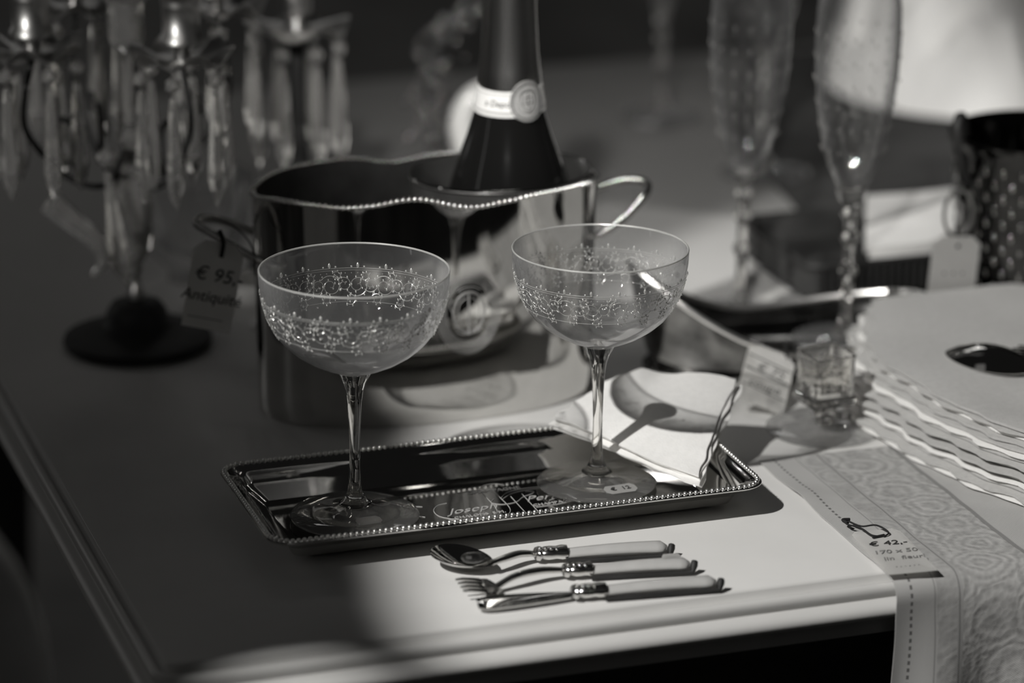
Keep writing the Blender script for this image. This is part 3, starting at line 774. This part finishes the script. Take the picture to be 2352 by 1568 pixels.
spots = [((.3290, .2700, .0003), 'tall cut-crystal champagne flute standing left of its pair behind the silver basket', 1.0, .02),
         ((.3650, .1860, .0060), 'tall cut-crystal champagne flute standing inside the silver basket near the linen stack', 1.02, .015),
         ((.4500, .7300, .0043), 'faint tall flute farthest back, at the top centre right', .95, 0),
         ((.4650, .5600, .0043), 'blurred tall flute between the farthest flute and the white cloth heap', 1.0, 0)]
for i, (p, lab, sc, tilt) in enumerate(spots):
    o = fl if i == 0 else copy_tree(fl)
    o.location = p; o.scale = (sc, sc, sc); o.rotation_euler = (0, tilt, .3*i); tag(o, lab, 'glass', 'cut crystal champagne flutes')

# ------------------------------------------------------------ hammered wine cooler at far right with ring handle
wc = tag(empty('wine_cooler', (.4950, .2000, .0003)), 'hammered silver wine cooler with ring handle at the far right edge', 'bucket')
bm = bmesh.new()
lathe(bm, [(0, 0), (.043, 0), (.0455, .002), (.0455, .008), (.0430, .012), (.0440, .020), (.0500, .115), (.0530, .120), (.0530, .124), (.0500, .124), (.0480, .118), (.041, .02), (0, .018)], 160,
      wave=lambda r, z, a: ((r+.0011*math.cos(a*20+(z*330 if int(z*60) % 2 else z*330+1.5))*math.sin(z*330), z) if .02 < z < .118 else (r, z)))
put('cooler_body', bm, 'cooler', wc, smooth=60)
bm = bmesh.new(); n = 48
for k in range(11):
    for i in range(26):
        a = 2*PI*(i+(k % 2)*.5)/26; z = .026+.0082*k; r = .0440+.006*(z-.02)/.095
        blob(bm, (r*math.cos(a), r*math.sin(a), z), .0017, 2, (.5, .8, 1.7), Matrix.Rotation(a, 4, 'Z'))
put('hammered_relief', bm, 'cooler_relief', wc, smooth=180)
bm = bmesh.new(); tube(bm, smooth_path([(-.049, -.010, .098), (-.058, -.016, .115), (-.062, -.016, .135), (-.056, -.010, .142), (-.050, -.006, .126)], 6), .0032, 10, flat=.5); put('handle_mount', bm, 'pewter_dark', wc)
bm = bmesh.new(); tube(bm, [(-.061+.0095*math.cos(a*PI/16), -.022, .083+.0150*math.sin(a*PI/16)) for a in range(32)], .0012, 8, closed=True); put('ring_handle', bm, 'pewter', wc)
tag_card('price_tag', (.4130, .1720, .0720), (.4450, .1700, .0700), (.4440, .1700, .0240), (.4135, .1720, .0270),
         'blank pale price tag hanging from the ring handle of the wine cooler', clip=.18, lines=[('. . .', .012, 0, .05, 'ink_soft')],
         string=[([(.430, .1715, .078), (.4330, .1760, .070), (.4310, .1705, .064)], .0012)])

# dark ribbed hamper with white linen on it
hb = tag(empty('ribbed_hamper', (.500, .325, .0056)), 'dark ribbed rectangular hamper behind the basket carrying white linen', 'basket')
bm = bmesh.new(); hx, hy, hh = .125, .058, .022
loft(bm, [rrect(-hx, -hy, hx, hy, .012, z, 5) for z in (0, hh)]+[rrect(-hx+.004, -hy+.004, hx-.004, hy-.004, .010, z, 5) for z in (hh, .006)], True, True)
put('hamper_body', bm, 'black_matte', hb, smooth=30)
for s in (-1, 1):
    bm = bmesh.new()
    for k in range(46):
        x = -hx+.008+k*(2*hx-.016)/45; tube(bm, [(x, s*(hy+.0008), .002), (x, s*(hy+.0008), hh-.002)], .0017, 6)
    put('rib_panel', bm, 'pewter_dark', hb)
bm = bmesh.new(); tube(bm, rrect(-hx, -hy, hx, hy, .012, hh, 5), .0026, 8, closed=True); put('hamper_rim', bm, 'pewter_dark', hb)
def cloth_pile(lo, hi, z0, n, label, th=.004):
    for k in range(n):
        bm = bmesh.new()
        def fn(u, v): 
            x = lo[0]+(hi[0]-lo[0])*u+random.Random(k).uniform(-.002, .002); y = lo[1]+(hi[1]-lo[1])*v; x += .45*(y-lo[1])
            return Vector((x, y, z0+th*1.15*(k+1)+.0015*noise.noise(Vector((x*30, y*30, k*.3)))))
        sheet(bm, fn, 20, 14, th)
        o = put('folded_linen', bm, 'linen', smooth=60); tag(o, label[k], 'cloth', 'white linen on the hamper')
cloth_pile((.414, .266), (.478, .374), .0290, 2, ['lower white folded linen resting on the ribbed hamper', 'upper white folded linen topping the ribbed hamper'])

# dark sheet under the back right things
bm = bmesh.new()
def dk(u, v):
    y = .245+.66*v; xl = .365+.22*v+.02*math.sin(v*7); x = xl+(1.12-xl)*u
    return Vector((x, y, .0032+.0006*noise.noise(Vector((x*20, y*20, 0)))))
sheet(bm, dk, 60, 60, .002); tag(put('dark_back_sheet', bm, 'black_matte', smooth=80), 'dark sheet covering the back right of the display table', 'cloth')

# white crumpled cloth heap
bm = bmesh.new()
def hp(u, v):
    a = 2*PI*v; r = u; x = .098*r*math.cos(a); y = .12*r*math.sin(a)
    h = .16*(1-r**2.2); nn = abs(noise.noise(Vector((x*26+y*10, y*14, 3))))*.11-.03+noise.noise(Vector((x*60, y*60, 8)))*.022
    return Vector((x, y, max(0, h+nn*min(1, (1-r)*3)) if r < 1 else 0))
sheet(bm, hp, 60, 120, .002); bmesh.ops.remove_doubles(bm, verts=bm.verts, dist=.0001)
hs = put('white_cloth_heap', bm, 'linen', smooth=80); hs.location = (.705, .76, .0055); tag(hs, 'crumpled white cloth heaped at the back right corner of the table', 'cloth')

# ------------------------------------------------------------ crystal candelabrum
def crystal_drop(parent, loc, L=.072, bead=.0052, r=.0056, tilt=(0, 0)):
    bm = bmesh.new()
    lathe(bm, [(0, 0), (.0022, -.002), (.0030, -.010), (r, -L*.74), (r*.72, -L*.86), (0, -L)], 6)
    for v in bm.verts: v.co.x += tilt[0]*(-v.co.z); v.co.y += tilt[1]*(-v.co.z)
    d = put('crystal_drop', bm, 'crystal', parent, smooth=False, loc=loc)
    bm = bmesh.new(); blob(bm, (0, 0, bead*1.15), bead, 1, (1, 1, 1)); tube(bm, [(0, 0, bead*2), (0, 0, bead*3.2)], .0004, 4)
    put('bead', bm, 'crystal', d, smooth=False)
    return d
def candle_arm(root, ax, ay, az, ang0, first=[None]):
    """one arm: curved metal arm, scalloped dish with drops, candle socket (local coordinates)"""
    bm = bmesh.new(); L = math.hypot(ax, ay); 
    d = Vector((ax, ay, 0)).normalized()
    pts = smooth_path([(0, 0, .125), d*L*.25+Vector((0, 0, .105)), d*L*.65+Vector((0, 0, .112)), d*L*1.05+Vector((0, 0, .140)), d*L*1.12+Vector((0, 0, .160)), d*L+Vector((0, 0, az-.006))], 6)
    tube(bm, pts, .0019, 8); 
    tube(bm, smooth_path([d*L*.6+Vector((0, 0, .115)), d*L*.55+Vector((0, 0, .140)), d*L*.75+Vector((0, 0, .150)), d*L*.8+Vector((0, 0, .138))], 6), .0020, 6)
    put('arm', bm, 'pewter_dark', root)
    bm = bmesh.new(); nl = 6
    wv = lambda r, z, a: (r*(1+.05*math.cos(nl*(a-ang0))), z+(.0045*math.cos(nl*(a-ang0)) if r > .02 else 0))
    lathe(bm, [(.0, az-.006), (.006, az-.006), (.012, az-.004), (.024, az-.001), (.0300, az+.001), (.0302, az+.002), (.024, az+.0005), (.012, az-.002), (0, az-.002)], 72, (ax, ay, 0), wave=wv)
    dish = put('drip_dish', bm, 'pewter', root, smooth=60)
    bm = bmesh.new()
    lathe(bm, [(0, -.002), (.0050, -.002), (.0045, .004), (.0065, .007), (.0130, .008), (.0130, .011), (.0112, .013), (.0112, .033), (.0130, .035), (.0155, .037), (.0160, .040), (.0120, .041), (.0115, .030), (0, .030)], 40, (ax, ay, az))
    put('candle_socket', bm, 'pewter', root, smooth=50)
    for k in range(6):
        a = ang0+PI/6+2*PI*k/6
        crystal_drop(dish, (ax+.0255*math.cos(a), ay+.0255*math.sin(a), az-.018), .070)
CX, CY = -.0450, .3330
cd = tag(empty('candelabrum', (CX, CY, .0003)), 'four-armed candelabrum hung with crystal drops standing on a dark round foot at left', 'candelabrum')
bm = bmesh.new(); lathe(bm, [(0, 0), (.0440, 0), (.0460, .003), (.0450, .006), (.0360, .0095), (.0240, .0125), (.0200, .0150), (.0185, .022), (.0150, .027), (.0060, .030), (0, .030)], 72); put('base', bm, 'pewter_dark', cd, smooth=50)
bm = bmesh.new(); lathe(bm, [(0, .029), (.0050, .029), (.0058, .034), (.0035, .038), (.0030, .046), (.0060, .050), (0, .051)], 24); put('stem_pin', bm, 'pewter', cd)
bm = bmesh.new(); lathe(bm, [(0, .049), (.0040, .050), (.0095, .060), (.0120, .075), (.0135, .092), (.0125, .102), (.0090, .107), (.0115, .113), (.0070, .120), (0, .121)], 9, wave=lambda r, z, a: (r*(1+.04*math.cos(3*a)), z)); put('crystal_column', bm, 'crystal', cd, smooth=False)
bm = bmesh.new(); lathe(bm, [(0, .118), (.0080, .118), (.0060, .126), (.0090, .132), (.0040, .140), (.0040, .185), (.0110, .190), (.0110, .215), (.0140, .218), (0, .218)], 12); put('finial', bm, 'crystal', cd, smooth=20)
for ax, ay, az, a0 in ((.0215, -.0530, .1935, .6), (-.0605, -.0180, .1960, .2), (.0600, .0200, .2040, .9), (-.0200, .0560, .2040, .4)): candle_arm(cd, ax, ay, az, a0)
crystal_drop(cd, (-.0190, -.0200, .118), .075, .0068, .0095, (.14, 0))
bm = bmesh.new(); tube(bm, smooth_path([(-.0560, -.030, .104), (-.0440, -.030, .092), (-.0300, -.032, .078), (-.0260, -.032, .066), (-.0330, -.034, .056)], 6), [.0085, .0085, .0085, .008, .008, .0078, .0075, .007, .007, .0065, .0065, .006, .006, .0055, .005, .005, .0045, .0045, .004, .004, .0035, .003, .003, .0025, .002], 7); put('glass_scroll', bm, 'crystal', cd, smooth=False)

# second, single-light candlestick behind
g2 = tag(empty('crystal_candlestick', (.0905, .450, .0003)), 'blurred crystal-hung candlestick standing behind the silver bucket at left', 'candlestick')
bm = bmesh.new(); lathe(bm, [(0, 0), (.035, 0), (.036, .004), (.020, .012), (.008, .02), (.0055, .05), (.008, .07), (.0055, .09), (.0055, .165), (0, .165)], 40); put('pillar', bm, 'pewter_dark', g2)
bm = bmesh.new(); az = .163
lathe(bm, [(0, az-.004), (.012, az-.003), (.028, az), (.0330, az+.001), (.0332, az+.002), (.026, az+.001), (0, az)], 72, wave=lambda r, z, a: (r*(1+.05*math.cos(5*a)), z+(.004*math.cos(5*a) if r > .02 else 0)))
ds = put('drip_dish', bm, 'pewter', g2, smooth=60)
bm = bmesh.new(); lathe(bm, [(0, az), (.008, az), (.006, az+.008), (.010, az+.01), (.010, az+.035), (0, az+.035)], 24); put('candle_socket', bm, 'pewter', g2)
for k in range(8):
    a = .2+2*PI*k/8; crystal_drop(ds, (.0285*math.cos(a), .0285*math.sin(a), az-.018), .072)

# cut-glass bowl and white dishes behind the left handle
cb = tag(empty('cut_glass_bowl', (.020, .455, .0003)), 'blurred cut-glass bowl behind the tagged bucket handle', 'bowl')
bm = bmesh.new(); lathe(bm, [(0, 0), (.018, 0), (.016, .006), (.030, .022), (.038, .050), (.040, .070), (.037, .070), (.034, .05), (.026, .026), (0, .012)], 36, wave=lambda r, z, a: (r*(1+.05*math.cos(12*a)), z)); put('bowl_body', bm, 'flute', cb, smooth=20)
dh = tag(empty('porcelain_dish', (.043, .398, .0003)), 'small white porcelain dish behind the silver bucket, beside the price tag', 'dish')
bm = bmesh.new(); lathe(bm, [(0, 0), (.014, 0), (.016, .003), (.0185, .014), (.0170, .014), (.014, .004), (0, .003)], 40); put('dish_body', bm, 'porcelain', dh)
e2 = tag(empty('porcelain_knob', (.040, .345, .0003)), 'small round white porcelain saucer in front of the dish by the bucket', 'knob')  # solid domed knob, stand-in for a small white blur
bm = bmesh.new(); lathe(bm, [(0, 0), (.010, 0), (.0105, .002), (.008, .006), (.003, .008), (0, .0082)], 32); put('knob_body', bm, 'porcelain', e2)

# berry garland and white ornament behind the bottle
gb = tag(empty('berry_garland', (.250, .62, .0003)), 'dark glinting berry sprig standing upright behind the champagne bottle', 'ornament')
bm = bmesh.new(); rg = random.Random(4)
dark_line = smooth_path([(.004, 0, .0), (-.016, 0, .035), (-.020, 0, .075), (-.006, 0, .110), (.014, 0, .130)], 8)
tube(bm, dark_line, .0015, 6); put('twig', bm, 'pewter_dark', gb)
bm = bmesh.new()
for i in range(120):
    p = rg.choice(dark_line)+Vector((rg.gauss(0, .007), rg.gauss(0, .007), rg.gauss(0, .005))); 
    if p.z > .004: blob(bm, p, rg.uniform(.0018, .0034), 2)
bo = put('berries', bm, 'berry', gb); bo['kind'] = 'stuff'
wo = tag(empty('swan_neck_ornament', (.245, .585, .0003)), 'white curved porcelain ornament between the berry sprig and the bottle', 'ornament')
bm = bmesh.new(); tube(bm, smooth_path([(.006, 0, .0), (.004, 0, .030), (-.001, 0, .052), (.004, 0, .068), (.014, 0, .076), (.024, 0, .074), (.030, 0, .066)], 6), [.012-.0068*min(1, i/30) for i in range(37)], 14); put('neck', bm, 'porcelain', wo)

# pale upholstered chair in the left foreground, its back just reaching into view
ch = tag(empty('upholstered_chair', (-.455, -.500, -.75)), 'pale upholstered chair in the blurred left foreground beside the table', 'chair')
bm = bmesh.new()
def panel(y, k):
    return [(x, y, z) for x, z, _ in rrect(-.232+k, .50+k, .232-k, .945-k, .11-k*.5, 0, 10)]
loft(bm, [panel(.150, .02), panel(.160, .004), panel(.178, 0), panel(.196, .004), panel(.206, .02)])
put('backrest', bm, 'upholstery', ch, smooth=50)
bm = bmesh.new(); box(bm, (-.235, -.25, .40), (.235, .20, .49), .03); put('seat', bm, 'upholstery', ch, smooth=50)
for x in (-.19, .19):
    for y in (-.20, .17):
        bm = bmesh.new(); tube(bm, [(x, y, .41), (x*1.03, y*1.03, .2), (x*1.06, y*1.08, .0)], [.022, .017, .012], 10); put('leg', bm, 'dark_wood', ch)
for x in (-.218, .218):
    bm = bmesh.new(); tube(bm, [(x, .19, .47), (x, .19, .53)], .014, 10); blob(bm, (x, .19, .535), .018); put('back_support', bm, 'pewter', ch)
